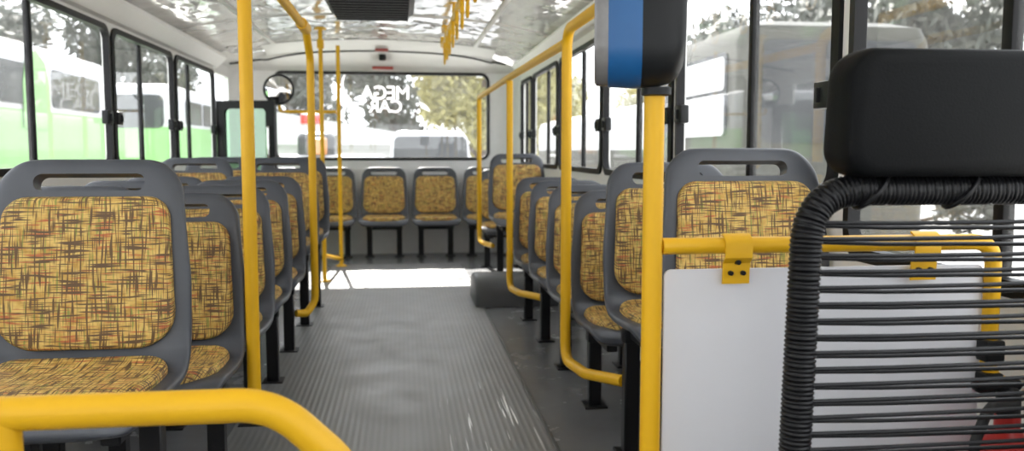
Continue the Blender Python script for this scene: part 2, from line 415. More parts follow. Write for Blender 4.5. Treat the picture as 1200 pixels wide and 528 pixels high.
mb = MB(); lf = [(.16+.0*i+.11*(i/10), YR+.027, 1.475-.09*(i/10)+.0) for i in range(11)]
mb.tube(lf, .02, 6, rfun=lambda i: .002+.02*sin(pi*i/10)).build('lettering', M['decal'], root)
# small red stop light and camera bump on the header
t = thing('stop_light', 'small red stop light above the middle of the rear window', 'light', (-.18, 8.28, 1.80))
MB().box(-.10, .10, -.03, .03, -.03, .0, .01, 3).build('lens', M['red_lens'], t)
MB().lathe([(.0, -.06), (.03, -.055), (.034, -.03), (.03, 0)], (0, -.10, .10), 'Z', 16).build('lamp_cap', M['black_plastic'], t)
MB().box(-.06, .06, -.35, -.31, .10, .13, .008, 2).build('lens', M['red_lens'], t)

# folding rear door leaf, open into the bus
dr = tag(empty('door_1', (-1.545, 7.45, 0), -R(13)), kind='structure')
mb = MB(); pd = lambda a, b, tt: (a+1.545, tt, b)
ring_plate(mb, -1.545, -1.045, .015, 1.42, (-1.475, -1.12), (.80, 1.355), .04, pd, .04)
o = mb.build('door_frame', M['black_frame'], dr); clean_faces(o)
MB().box(.065, .43, .018, .022, .795, 1.36).build('pane', M['leaf_glass'], dr, smooth=0)
MB().tube(fillet([(.46, .005, .95), (.46, -.05, .95), (.46, -.05, 1.2), (.46, .005, 1.2)], .02), .011, 10).build('handle', M['chrome'], dr)

# ------------------------------------------------------------------ seats
def bez(pts, n):
    """Catmull-Rom through 2D points"""
    out = []; P = [pts[0]]+pts+[pts[-1]]
    for i in range(1, len(P)-2):
        for j in range(n):
            t = j/n; p0, p1, p2, p3 = (Vector(q) for q in P[i-1:i+3])
            out.append(.5*((2*p1)+(p2-p0)*t+(2*p0-5*p1+4*p2-p3)*t*t+(3*p1-p0-3*p2+p3)*t**3))
    out.append(Vector(pts[-1])); return out
SEATP = [(.062, .50), (.052, .47), (.038, .40), (.015, .24), (-.002, .10), (-.024, .04), (-.072, .004), (-.15, -.006), (-.26, -.002), (-.335, .002), (-.365, -.010), (-.38, -.030)]
def seat_meshes():
    prof = bez(SEATP, 6); L = [0]
    for i in range(1, len(prof)): L.append(L[-1]+(prof[i]-prof[i-1]).length)
    tot = L[-1]; rings = []
    for i, p in enumerate(prof):
        d = (prof[min(i+1, len(prof)-1)]-prof[max(i-1, 0)]).normalized(); n = Vector((-d.y, d.x))   # y,z plane
        if n.x > 0 and abs(n.x) > abs(n.y): n = -n
        if n.y < 0 and abs(n.y) >= abs(n.x): n = -n
        s = L[i]; e = tot-s
        w = .400+.055*min(1, s/.28)
        c = .085
        if s < c: w -= 2*(c-sqrt(max(0, c*c-(c-s)**2)))*.95
        if e < .06: w -= 2*(.06-sqrt(max(0, .06**2-(.06-e)**2)))
        th = .046 if s < .55 else .040
        if s < .02: th *= .35+.65*sqrt(1-(1-s/.02)**2)
        if e < .02: th *= .4+.6*sqrt(max(0, 1-(1-e/.02)**2))
        ring = []
        m = 40
        for k in range(m):
            a = 2*pi*k/m; ca, sa = cos(a), sin(a); ex = .38
            x = w/2*math.copysign(abs(ca)**ex, ca); q = th/2*math.copysign(abs(sa)**.6, sa)
            q += .022*(abs(x)/(w/2))**3*min(1, s/.15)
            ring.append((x, p.x+n.x*q, p.y+n.y*q))
        rings.append(ring)
    sh = MB().loft(rings)
    shell = sh.build('shell_tmp', M['shell'], smooth=50)
    # grip slot cut through the top of the backrest
    lean = math.atan2(.062-.038, .10)
    loop = rrect(.245, .040, .019, 6); cut = MB().loft([[(x, y, z) for x, z in loop] for y in (-.08, .08)]).build('cut_tmp', None, smooth=0)
    cut.location = (0, .047, .445); cut.rotation_euler = (-lean, 0, 0)
    md = shell.modifiers.new('b', 'BOOLEAN'); md.object = cut; md.operation = 'DIFFERENCE'; md.solver = 'EXACT'
    bpy.context.view_layer.update()
    dg = bpy.context.evaluated_depsgraph_get(); me = bpy.data.meshes.new_from_object(shell.evaluated_get(dg))
    bpy.data.objects.remove(shell); bpy.data.objects.remove(cut)
    for p in me.polygons: p.use_smooth = True
    me.set_sharp_from_angle(angle=R(45))
    def pad(loop_f, depth, place, name):
        """cushion: concentric loops bulging away from the shell, with uv in metres"""
        base = loop_f; vs = []; uv = []; fs = []; n = len(base)
        cx = sum(p[0] for p in base)/n; cy = sum(p[1] for p in base)/n
        lv = [(1.0, 0), (1.0, .5), (.985, .8), (.95, .95), (.8, 1.0), (.6, 1.03), (.4, 1.05), (.2, 1.06)]
        for s, h in lv:
            for (a, b) in base:
                A, B = cx+(a-cx)*s, cy+(b-cy)*s; vs.append(place(A, B, h*depth)); q_ = 1+.14*(1-min(1, h)); uv.append((cx+(A-cx)*q_, cy+(B-cy)*q_))
        vs.append(place(cx, cy, 1.065*depth)); uv.append((cx, cy)); c = len(vs)-1
        for l in range(len(lv)-1):
            for k in range(n):
                k2 = (k+1) % n; fs.append((l*n+k, l*n+k2, (l+1)*n+k2, (l+1)*n+k))
        l = len(lv)-1
        for k in range(n): fs.append((l*n+k, l*n+(k+1) % n, c))
        me = bpy.data.meshes.new(name); me.from_pydata(vs, [], fs)
        ul = me.uv_layers.new(name='UVMap')
        for lp in me.loops: ul.data[lp.index].uv = uv[lp.vertex_index]
        bm = bmesh.new(); bm.from_mesh(me); bmesh.ops.recalc_face_normals(bm, faces=bm.faces); bm.to_mesh(me); bm.free()
        for p in me.polygons: p.use_smooth = True
        return me
    def on_back(a, b, h):      # b metres up the backrest
        zz = b; i = min(range(len(prof)), key=lambda j: abs(prof[j].y-zz) if j < 30 else 9)
        # linear interpolation of y along the backrest profile
        y = None
        for j in range(len(prof)-1):
            if prof[j].y >= zz >= prof[j+1].y:
                t = (prof[j].y-zz)/max(1e-6, prof[j].y-prof[j+1].y); y = prof[j].x+(prof[j+1].x-prof[j].x)*t; break
        edge = .012*(abs(a)/.2)**3
        return (a, y-.023-h-edge*.5, zz)
    bl = rrect(.362, .345, (.085, .05, .05, .085), 8, 0, .245)
    bl = [(a*(1+.10*max(0, (.41-b)/.35)) if b < .41 else a, b) for a, b in bl]
    pb = []
    for i in range(len(bl)):     # subdivide long straight edges
        p, q = bl[i], bl[(i+1) % len(bl)]; d = math.dist(p, q); m = max(1, int(d/.03))
        pb += [(p[0]+(q[0]-p[0])*j/m, p[1]+(q[1]-p[1])*j/m) for j in range(m)]
    back = pad(pb, .024, on_back, 'backrest_pad')
    cl = rrect(.385, .30, (.09, .05, .05, .09), 8, 0, -.205)
    pc = []
    cl = [(a, b) for a, b in cl]
    for i in range(len(cl)):
        p, q = cl[i], cl[(i+1) % len(cl)]; d = math.dist(p, q); m = max(1, int(d/.03))
        pc += [(p[0]+(q[0]-p[0])*j/m, p[1]+(q[1]-p[1])*j/m) for j in range(m)]
    def on_seat(a, b, h):
        zz = -.045
        for j in range(len(prof)-1):
            if prof[j].x >= b >= prof[j+1].x and j > 30:
                t = (prof[j].x-b)/max(1e-6, prof[j].x-prof[j+1].x); zz = prof[j].y+(prof[j+1].y-prof[j].y)*t; break
        return (a, b, zz+.022+h)
    cush = pad(pc, .030, on_seat, 'seat_cushion')
    return me, back, cush
SH, PB, PC = seat_meshes()
for me, m in ((SH, 'shell'), (PB, 'fabric'), (PC, 'fabric')):
    me.materials.clear(); me.materials.append(M[m])
def make_seat(hc, foot, name='passenger_seat', legy=-.05):
    root = empty(name)
    for nm, me in (('shell', SH), ('backrest_pad', PB), ('seat_cushion', PC)):
        o = bpy.data.objects.new(nm, me); COL.objects.link(o); o.parent = root; o.location = (0, 0, hc)
    MB().box(-.17, .17, legy-.025, legy+.025, hc-.085, hc-.04, .006, 2).box(-.15, -.11, -.30, legy, hc-.07, hc-.035, .004, 1).box(.11, .15, -.30, legy, hc-.07, hc-.035, .004, 1).build('seat_frame', M['black_metal'], root)
    for x in (-.14, .14):
        MB().box(x-.025, x+.025, legy-.022, legy+.022, foot+.006, hc-.08, .004, 1).box(x-.045, x+.045, legy-.05, legy+.05, foot, foot+.008, .002, 1).build('leg', M['black_metal'], root)
    return root
HL, HH = .352, .478
protos = {}
def seat(kind, x, y, label, group, rz=0):
    hc, foot = {'low': (.372, 0), 'lowr': (.342, 0), 'high': (HH, 0), 'top': (.505, 0), 'rear': (.345, 0), 'mid': (.46, 0)}[kind]
    if kind not in protos:
        o = make_seat(hc, foot); protos[kind] = o
    else: o = copy_tree(protos[kind])
    o.location = (x, y, 0); o.rotation_euler = (0, 0, rz)
    return tag(o, label, 'seat', group)
GL, GR, GB = 'passenger seats in the left rows', 'single passenger seats in the right row', 'seats of the rear bench row'
LY = [2.06, 2.63, 3.22, 3.80, 4.38, 5.02, 5.62]
LX = [-.72, -.70, -.70, -.71, -.715, -.71, -.70]
LK = ['high', 'low', 'low', 'low', 'low', 'mid', 'mid']
LLab = ['large front passenger seat with mustard hatched pad in full view behind the yellow rail',
        'left aisle seat directly behind the large front seat, beside the nearest left pole',
        'left aisle seat in the second row behind the large front seat',
        'left aisle seat in the third row behind the large front seat',
        'left aisle seat beside the bent foot of the middle left pole',
        'raised left aisle seat just behind the bent middle left pole',
        'last raised left aisle seat before the rear door poles']
WLab = [None, 'left window seat just behind the large front seat', 'left window seat two rows behind the large front seat', 'left window seat three rows behind the large front seat',
        'left window seat four rows behind the large front seat', 'raised left window seat, next to last before the rear door', 'last raised left window seat before the rear door leaf']
for i in range(7):
    seat(LK[i], LX[i], LY[i], LLab[i], GL)
    if i: seat(LK[i], LX[i]-.462, LY[i], WLab[i], GL)
RS = [('top', .882, 2.12, 'right passenger seat with grip slot, behind the yellow rail and white partition board'),
      ('mid', .878, 2.74, 'right seat just behind the thick yellow pole under the ticket machine'),
      ('lowr', .878, 3.28, 'right seat beside the foot of the nearest right handrail pole, low'),
      ('lowr', .878, 3.88, 'right seat one row behind the foot of the nearest right pole'),
      ('lowr', .878, 4.45, 'right seat by the bent foot of the middle right pole'),
      ('lowr', .875, 5.03, 'last low right seat, just ahead of the grey wheel arch box'),
      ('high', .875, 6.55, 'raised right seat behind the grey wheel arch box, higher than its neighbours'),
      ('lowr', .855, 7.36, 'low right seat tucked behind the wheel arch box beside the rear bench')]
for k, x, y, l in RS: seat(k, x, y, l, GR)
BL = ['rear bench seat at the far left end, by the door leaf', 'rear bench seat just left of the middle one, partly behind the door pole', 'middle seat of the rear bench, orange pad',
      'rear bench seat just right of the middle one', 'rear bench seat at the far right end, behind the last right pole']
for i in range(5): seat('rear', -.18+(i-2)*.485, 8.20, BL[i], GB)

# wheel arch box under the raised right seat
mb = MB(); loop = []
bx = []
for (yy, s) in ((5.30, .0), (5.30, 1), ):
    pass
prof = [(5.38, .004), (5.39, .08), (5.42, .13), (5.47, .165), (5.54, .185), (5.64, .19), (5.76, .18), (5.84, .15), (5.88, .09), (5.89, .004)]
sec = lambda x, e: [(x, 5.635+(y-5.635)*e, .004+(z-.004)*e) for y, z in prof]
o = MB().loft([sec(.455, .90), sec(.458, .94), sec(.466, .975), sec(.48, .995), sec(.50, 1), sec(1.11, 1)]).build('wheel_arch_box', M['box_grey'], smooth=50)
tag(o, 'dark grey rounded wheel arch box on the floor at the right of the aisle', 'box')

# ------------------------------------------------------------------ yellow poles and rails
def pole(name, pts, rad, r, label, cat='pole', group=None, flange=None, clamp=None):
    o0 = Vector(pts[0])
    t = thing(name, label, cat, pts[0], group)
    P = [Vector(p)-o0 for p in pts]
    MB().tube(fillet(P, rad) if len(P) > 2 else P, r, 16).build('tube', M['yellow'], t)
    if flange:
        for f_ in flange:
            q = Vector(f_)-o0; MB().lathe([(.0, -.008), (.045, -.008), (.045, .004), (.03, .012), (0, .012)], q, 'Z', 20).build('flange', M['yellow'], t)
    if clamp:
        for c_ in clamp:
            q = Vector(c_)-o0; MB().lathe([(r+.001, -.035), (r+.010, -.032), (r+.010, .032), (r+.001, .035)], q, 'Z', 18).build('clamp', M['yellow'], t)
    return t
pr = .019
ZR, ZLr = 1.435, 1.575
# right rail with its rear end bent down
RP = 'upright handrail poles of the right row'
pole('handrail', [(.724, 2.726, .235), (.645, 2.97, .20), (.62, 3.22, .19), (.62, 3.22, 1.455), (.645, 1.0, 1.46)], [.03, .07, .09], pr+.001, 'nearest right handrail, rising from a seat foot and bending forward under the ceiling', 'handrail', RP)
pole('handrail', [(.621, 3.245, 1.41), (.615, 5.0, 1.425), (.61, 6.87, 1.43), (.61, 6.87, .28), (.63, 6.62, .28), (.68, 6.50, .275)], [.5, .05, .07, .03], pr, 'long right handrail running back to a bend before the rear window edge', 'handrail', RP)
pole('grab_pole', [(.728, 4.427, .225), (.64, 4.68, .21), (.615, 4.93, .20), (.615, 4.93, 1.405)], [.03, .07], pr, 'middle right pole between the two handrail bends, foot under a low seat', 'pole', RP)
# left rail and poles
pole('handrail', [(-.45, .6, ZLr+.01), (-.45, 4.2, ZLr), (-.452, 4.39, 1.46), (-.452, 4.40, .24), (-.49, 4.36, .185), (-.54, 4.33, .19)], [.10, .06, .07, .03], pr, 'left yellow handrail that bends down into the middle left pole by the seats', 'handrail', clamp=None)
MB().tube([(0, 3.42, 1.578-1.585), (0, 3.60, 1.576-1.585)], .027, 14).build('clamp', M['yellow'], bpy.data.objects['handrail.002'])
pole('grab_pole', [(-.812, 2.55, .245), (-.70, 2.47, .245), (-.50, 2.50, .235), (-.452, 2.6, .23), (-.452, 2.6, 1.555)], [.05, .06, .07], pr+.001, 'nearest left pole, rising beside the second left seat with a bent foot', 'pole')
pole('grab_pole', [(-.605, 6.63, 0), (-.605, 6.63, 1.91)], 0, .016, 'thin yellow floor to ceiling door pole, farther from the rear bench of the two', 'pole', 'floor to ceiling poles at the rear door', flange=[(-.605, 6.63, .008), (-.605, 6.63, 1.915)], clamp=[(-.605, 6.63, 1.80)])
pole('grab_pole', [(-.54, 7.5, 0), (-.54, 7.5, 1.895)], 0, .017, 'yellow door pole from floor to ceiling standing nearest the rear bench', 'pole', 'floor to ceiling poles at the rear door', flange=[(-.54, 7.5, .008)])
t = pole('door_barrier', [(-.603, 6.652, .20), (-.545, 7.478, .07)], 0, .016, 'low yellow bar near the floor between the two door poles', 'rail')
# mirror bar: horizontal bar off the rear door pole, then up to the mirror
t = thing('convex_mirror', 'round convex door mirror on a yellow bar beside the rear window', 'mirror', (-.56, 7.5, 1.335))
MB().tube(fillet([(0, 0, 0), (-.475, 0, 0), (-.475, 0, .10)], .03), .013, 12).build('bracket', M['yellow'], t)
mc = Vector((-.475, -.01, .185))
MB().lathe([(0, .03), (.09, .03), (.125, .018), (.132, .0), (.128, -.012), (.118, -.012)], mc, 'Y', 36).build('mirror_housing', M['black_plastic'], t)
prof = [(.0001, -.034), (.03, -.0325), (.06, -.028), (.09, -.020), (.118, -.009)]
MB().lathe(prof, mc, 'Y', 36).build('mirror_glass', M['mirror'], t)
# ceiling rail on the right with hanging straps
t = thing('ceiling_rail', 'yellow rail hung under the ceiling right of the vent grille', 'handrail', (.33, 2.2, 1.845))
MB().tube(fillet([(0, -.0, .08), (0, .0, 0), (0, 4.85, 0), (0, 4.88, .08)], .03), .015, 12).build('tube', M['yellow'], t)
for y in (.9, 2.1, 3.3, 4.3):
    MB().tube([(0, y, 0), (0, y, .085)], .010, 8).lathe([(.001, .083), (.03, .083), (.03, .09), (.001, .092)], (0, y, 0), 'Z', 14).build('bracket', M['yellow'], t)
t0 = None
for i, y in enumerate((3.9, 4.35, 4.75, 5.2, 5.6, 6.0, 6.35, 6.7)):
    if t0 is None:
        t0 = thing('hanging_strap_handle', '', 'strap', (.33, y, 1.845))
        lp = [(-.0, .018*cos(a), .018*sin(a)) for a in [2*pi*k/14 for k in range(14)]]
        MB().box(-.012, .012, -.018, .018, -.10, .018, .006, 2).build('strap', M['yellow'], t0)
        g = [(-.0+.0*a, .045*cos(2*pi*a/24), -.135+.04*sin(2*pi*a/24)) for a in range(25)]
        MB().tube(g, .007, 8, cap=False).build('grip', M['yellow'], t0)
        o = t0
    else: o = copy_tree(t0); o.location = (.33, y, 1.845)
    o['label'] = 'yellow strap handle hanging from the ceiling rail'; o['group'] = 'strap handles on the ceiling rail'

# ceiling vent
t = thing('ceiling_vent', 'black slatted ventilation hatch hanging from the middle of the ceiling', 'vent', (-.18, 5.25, 1.93))
mb = MB(); a = rrect(.52, .86, .07, 5); b = rrect(.47, .80, .06, 5)
o = MB().loft([[(x, y, .01) for x, y in a], [(x, y, -.055) for x, y in a], [(x, y, -.075) for x, y in b]]).build('housing', M['vent'], t)
for k in range(9):
    y = -.36+.09*k
    MB().box(-.225, .225, y-.012, y+.012, -.100, -.072, .003, 1).build('slat', M['black_plastic'], t)

# ------------------------------------------------------------------ front guard rail (foreground left)
t = thing('guard_rail', 'thick yellow guard rail in front of the large left seat, bent down at one end', 'rail', (-.46, 1.05, 0))
MB().tube(fillet([(-.14, 0, .692), (.30, 0, .692), (.395, 0, .60), (.395, .0, 0)], [.11, .11], 12), .0205, 24).build('tube', M['yellow'], t)
MB().tube([(-.01, 0, 0), (-.01, 0, .69)], .019, 20).build('post', M['yellow'], t)
for x in (-.01, .395): MB().lathe([(.001, 0), (.045, 0), (.045, .008), (.024, .014), (.001, .014)], (x, 0, 0), 'Z', 20).build('flange', M['yellow'], t)

# ------------------------------------------------------------------ thick pole with ticket machine
YP = 1.40
t = thing('grab_pole', 'thick yellow pole carrying the blue and black ticket machine', 'pole', (.419, YP, 0))
MB().tube([(0, 0, 0), (0, 0, 1.10)], .0172, 24).build('tube', M['yellow'], t)
MB().lathe([(.001, 0), (.05, 0), (.05, .008), (.024, .014), (.001, .014)], (0, 0, 0), 'Z', 24).build('flange', M['yellow'], t)
t = thing('ticket_machine', 'rounded blue and black ticket machine fixed atop the thick yellow pole', 'ticket machine', (.391, YP-.009, 1.106), rz=R(-13)); t.scale = (.92, .92, .92)
def slices(xs, w=.15, h=.33):
    rings = []
    for x, s in xs:
        rings.append([(x, y*s, .165+z*s) for y, z in rrect(w, h, .065, 8)])
    return rings
MB().loft(slices([(-.082, .95), (-.078, .985), (-.058, .99)])).build('screen_bezel', M['screen'], t)
MB().loft(slices([(-.058, .985), (-.055, 1.0), (-.01, 1.015), (.0, 1.01)])).build('blue_band', M['blue'], t)
MB().loft(slices([(.0, 1.0), (.004, 1.01), (.03, 1.0), (.052, .965), (.066, .90), (.074, .80), (.077, .6)])).build('housing', M['black_plastic'], t)
MB().lathe([(.0195, -.012), (.027, -.01), (.027, .003), (.0195, .004)], (.03, .01, -.004), 'Z', 20).build('collar', M['black_plastic'], t)

# ------------------------------------------------------------------ partition behind the driver
YQ = YP
t = thing('driver_partition', 'white partition board hung under a yellow rail behind the driver seat', 'partition', (.419, YQ, 0))
zr = .839
MB().tube(fillet([(.0165, 0, zr), (.631, 0, zr), (.631, 0, .595), (.677, 0, .57)], [.042, .042], 8), .0143, 18).build('rail', M['yellow'], t)
bd = rrect(.594, .70, .012, 4, .0245+.297, .447)
MB().loft([[(x, .008, z) for x, z in bd], [(x, .013, z) for x, z in bd]]).build('board', M['white_panel'], t, smooth=30)
for x in (.147, .493):
    lp = [(-.0185, 0), (-.0185, .006), (-.012, .017), (0, .0205), (.012, .017), (.0185, .006), (.0185, -.06), (-.0185, -.06)]
    mb = MB()
    # strap folded over the rail and down the board
    ring = []
    prof2 = [(.0, .0205)]+[(-.0195*sin(R(a)), .0195*cos(R(a))) for a in range(20, 100, 20)]+[(-.0185, -.02), (-.008, -.03), (-.006, -.066)]
    back = [(p[0]+.0035, p[1]) if i > 4 else (p[0]*.82, p[1]*.82) for i, p in enumerate(prof2)]
    loop = prof2+back[::-1]
    w = .024
    mb.loft([[(x+q, y, zr+z) for y, z in loop] for q in (-w, w)])
    c = mb.build('clamp', M['yellow'], t)
    pl = [(x-w+.0, -.010), (x+w, -.010)]
    for bxp, bz in ((x-.0, -.028), (x-.011, -.047), (x+.011, -.047)):
        MB().lathe([(.0001, -.0065), (.0042, -.006), (.0045, .004), (.0001, .006)], (bxp, -.012 if bz > -.03 else -.007, zr+bz), 'Y', 12).build('bolt', M['black_metal'], c)
for z in (.65, .59):
    MB().box(.612, .65, -.02, .018, z-.028, z+.012, .005, 2).build('bracket', M['black_plastic'], t)
# fire extinguisher low behind the partition end
t = thing('fire_extinguisher', 'red fire extinguisher low behind the driver seat cords', 'fire extinguisher', (1.035, 1.325, 0)); t.scale = (.95, .95, 1.27)
MB().lathe([(.001, 0), (.066, 0), (.07, .02), (.07, .33), (.062, .37), (.035, .40), (.022, .41), (.022, .43), (.001, .43)], (0, 0, 0), 'Z', 28).build('cylinder', M['red'], t)
MB().lathe([(.021, .43), (.021, .46), (.012, .47), (.001, .47)], (0, 0, 0), 'Z', 16).box(-.07, .02, -.012, .012, .465, .478, .004, 1).build('valve', M['black_metal'], t)
MB().tube(fillet([(0, -.02, .45), (-.06, -.03, .45), (-.085, -.03, .40), (-.083, -.03, .15)], .03), .009, 10).build('hose', M['rubber'], t)
MB().lathe([(.0705, .22), (.072, .222), (.072, .245), (.0705, .247)], (0, 0, 0), 'Z', 28).build('strap', M['black_metal'], t)

# ------------------------------------------------------------------ driver's seat
YD = 1.2
t = thing('driver_seat', 'black driver seat with leather headrest and horizontal plastic cords across its frame', 'seat', (.805, YD, 0))
hw = .212
def fr(z): return hw-.004+.020*max(0, (.90-z)/.35)
left = [(-fr(z), -.015*(.9-z), z) for z in (.30, .45, .60, .75, .84)]
fp = fillet([(-fr(.3), -.03, .30), (-fr(.55), -.02, .55), (-hw+.004, 0, .942), (hw-.004, 0, .942), (fr(.55), -.02, .55), (fr(.3), -.03, .30)], [.5, .085, .085, .5], 14)
# resample evenly so the wound cord shows as ribs
def resample(P, step):
    out = [P[0]]; acc = 0; last = P[0]
    for i in range(1, len(P)):
        seg = (P[i]-P[i-1]).length; pos = 0
        while acc+(seg-pos) >= step:
            pos += step-acc; acc = 0; out.append(P[i-1]+(P[i]-P[i-1])*(pos/seg))
        acc += seg-pos
    return out
fs_ = resample(fp, .0015)
MB().tube(fs_, .0225, 14, rfun=lambda i: .0205+.0034*abs(sin(pi*i*.0015/.0068))**.6).build('wound_frame', M['cord'], t, smooth=70)
def xin(z):   # inner x of the frame at height z
    best = min((p for p in fs_ if p.x < 0), key=lambda p: abs(p.z-z)); return best
random.seed(3)
z = .895; k = 0
while z > .33:
    p = xin(z); x = p.x; yb = p.y
    lift = .028*(1-z)/1.2
    for (sy, o1, o2) in ((-.014, 0, random.uniform(-.002, .003)), (.014, -.0035-lift+random.uniform(-.001, .001), -.0115-lift+random.uniform(-.002, .002))):
        MB().tube([(x, yb+sy, z+o1), (-.08, yb+sy, z+o1+(o2-o1)*.4-.0015), (.08, yb+sy, z+o1+(o2-o1)*.6-.0015), (-x, yb+sy, z+o2)], .0034, 8).build('cord', M['cord'], t)
    z -= .0240; k += 1
# headrest: thick leather cushion with softly rounded edges, on two posts
mb = MB(); rings = []
W, Hh, D = .345, .187, .095
cz = 1.055
for j in range(17):
    v = -1+2*j/16; s = (1-abs(v)**3.2)**(1/3.2) if abs(v) < 1 else 0.02
    y = v*D/2
    lp = rrect(W*(.86+.14*s), Hh*(.80+.20*s), .042*(.6+.4*s), 8)
    q = []
    for (a, b) in lp:
        top = .012*max(0, b/(Hh/2))*(1-(a/(W/2))**2)*.3
        q.append((a*1.0*(1-.05*max(0, b/(Hh/2))), y, cz+b+top))
    rings.append(q)
mb.loft(rings).build('headrest', M['leather'], t, smooth=60)
for x in (-.085, .085): MB().tube([(x, 0, .92), (x, 0, 1.0)], .007, 10).build('headrest_post', M['chrome'], t)
for x in (-.11, .035): 
    MB().tube([(x+.022*sin(a), .026*cos(a), .942+.026*sin(a)) for a in [2*pi*q/20 for q in range(21)]], .004, 8, cap=False).build('cord', M['cord'], t)
MB().box(-.24, .24, -.46, .0, .30, .40, .04, 4).build('seat_cushion', M['leather'], t)
MB().lathe([(.001, 0), (.20, 0), (.20, .02), (.06, .05), (.06, .30), (.001, .30)], (0, -.22, 0), 'Z', 24).build('pedestal', M['black_metal'], t)

# ------------------------------------------------------------------ outside
G = -.9
o = MB().box(-60, 60, -40, 90, G-.1, G).build('ground', M['asphalt'], smooth=0); tag(o, kind='structure')
def bus(name, label, x0, x1, y0, y1, lower, upper, zb, zt, glass='dark_glass', win=(1.42, 1.83), side='right', n=4, cat='bus', band=None):
    """parked bus: rounded body in two colours, side and end windows, wheels"""
    t = thing(name, label, cat, ((x0+x1)/2, (y0+y1)/2, G))
    cx, cy = (x0+x1)/2, (y0+y1)/2; w, l = (x1-x0), (y1-y0)
    H0, H1, H2 = .35, zb-G, zt-G
    a = rrect(w, l, .18, 5); b = rrect(w-.10, l-.08, .18, 5); c = rrect(w-.5, l-.4, .2, 5)
    MB().loft([[(x, y, H0) for x, y in a], [(x, y, H1) for x, y in a]]).build('body', M[lower], t)
    MB().loft([[(x, y, H1) for x, y in a], [(x, y, H2-.20) for x, y in a], [(x, y, H2-.06) for x, y in b], [(x, y, H2) for x, y in c]]).build('roof', M[upper], t)
    wz0, wz1 = win[0]-G, win[1]-G
    sd = 1 if side == 'right' else -1
    for k in range(n):
        p0 = -l/2+.35+(l-.7)*k/n; p1 = p0+(l-.7)/n-.12
        lp = rrect(p1-p0, wz1-wz0, .06, 4, (p0+p1)/2, (wz0+wz1)/2)
        MB().loft([[(sd*(w/2-.01), q, z) for q, z in lp], [(sd*(w/2+.012), q, z) for q, z in lp]]).build('window', M[glass], t)
    for e in (-1, 1):
        lp = rrect(w*.8, wz1-wz0+.15, .1, 4, 0, (wz0+wz1)/2)
        MB().loft([[(q, e*(l/2-.01), z) for q, z in lp], [(q, e*(l/2+.012), z) for q, z in lp]]).build('windshield', M[glass], t)
    for sx in (-1, 1):
        for yy in (-l*.32, l*.32):
            MB().lathe([(.001, -.12), (.40, -.12), (.44, -.09), (.44, .09), (.40, .12), (.001, .12)], (sx*(w/2-.08), yy, .44), 'X', 28).build('wheel', M['tyre'], t)
    return t
b1 = bus('bus', 'green bus with white roof parked beside the front left windows', -6.1, -3.6, 4.6, 11.3, 'green', 'bus_white', 1.40, 2.10, win=(1.45, 1.84), n=4)
lp = [(-.42, .0), (.42, 0), (.40, .45), (.30, .66), (.0, .78), (-.30, .66), (-.40, .45)]
MB().loft([[(1.262, 1.1+y*.75, 2.12+z) for y, z in lp], [(1.27, 1.1+y*.75, 2.12+z) for y, z in lp]]).build('painted_arch', M['green'], b1)
bus('bus', 'second green bus seen through the last left window', -6.1, -3.6, 14.6, 23, 'green', 'bus_white', 1.40, 2.10, win=(1.45, 1.84), n=6)
bus('bus', 'long white bus parked beyond the rear right windows', 3.4, 5.9, 10.8, 21.5, 'bus_grey', 'bus_white', 1.02, 1.72, glass='bus_white', win=(1.1, 1.5), side='left', n=1)
b2 = bus('van', 'grey van close by the right window, with one bright side window', 3.1, 5.0, 7.6, 10.7, 'bus_grey', 'bus_grey', 1.0, 2.22, glass='dark_glass', win=(1.15, 1.95), side='left', n=1, cat='van')
for hh, zc in ((.40, 2.25), (.32, 2.65)):
    lp = rrect(1.2, hh, .06, 4, -.55, zc)
    MB().loft([[(-.962, q, z) for q, z in lp], [(-.972, q, z) for q, z in lp]]).build('bright_window', M['bright_glass'], b2)
# behind the bus: white shed with a gabled roof, white truck, dark van
t = thing('shed', 'white shed with a low gabled roof behind the rear window', 'shed', (-3.4, 30, G))
MB().box(-4.4, 4.6, -3, 3, 0, 2.15, .02, 1).build('wall', M['shed'], t, smooth=0)
MB().loft([[(-4.9, y, 2.1), (4.9, y, 2.1), (4.9, y, 2.2), (-.6, y, 3.12), (-4.9, y, 2.95)] for y in (-3.4, 3.4)]).build('roof', M['shed'], t, smooth=0)
MB().box(-1.0, 2.4, -3.06, -2.98, .95, 1.6, .01, 1).build('window', M['dark_glass'], t, smooth=0)
MB().box(.35, .95, -3.5, -3.3, 2.72, 3.02, .03, 2).build('roof_vent', M['red'], t)
t = thing('pickup', 'white pickup truck parked behind the bus, low in the rear window', 'truck', (-.25, 19.5, G))
MB().box(-2.6, -.1, -.9, .9, .45, 1.82, .18, 4).build('body', M['bus_white'], t)
MB().box(-2.0, -1.2, -.75, .75, 1.7, 2.3, .15, 4).build('cab', M['dark_glass'], t)
MB().box(-1.75, -1.35, -.96, -.80, 1.82, 2.18, .04, 2).build('lamp', M['orange'], t)
for sx in (-1.9, -.7):
    for sy in (-.8, .8): MB().lathe([(.001, -.1), (.33, -.1), (.36, -.07), (.36, .07), (.33, .1), (.001, .1)], (sx, sy, .36), 'Y', 24).build('wheel', M['tyre'], t)
t = thing('minibus', 'dark minibus facing the rear window, parked behind the bus', 'minibus', (.50, 17.3, G))
a0 = rrect(1.5, 1.7, .2, 5); a1 = rrect(1.34, 1.5, .22, 5)
MB().loft([[(x*1.0, y, .35) for x, y in rrect(1.55, 3.6, .2, 5)], [(x, y, 1.5) for x, y in rrect(1.55, 3.6, .2, 5)], [(x, y, 2.14) for x, y in rrect(1.38, 3.3, .2, 5)], [(x, y, 2.27) for x, y in rrect(1.2, 3.0, .2, 5)]]).build('body', M['bus_white'], t)
lp = rrect(1.36, .62, .10, 5, 0, 1.86)
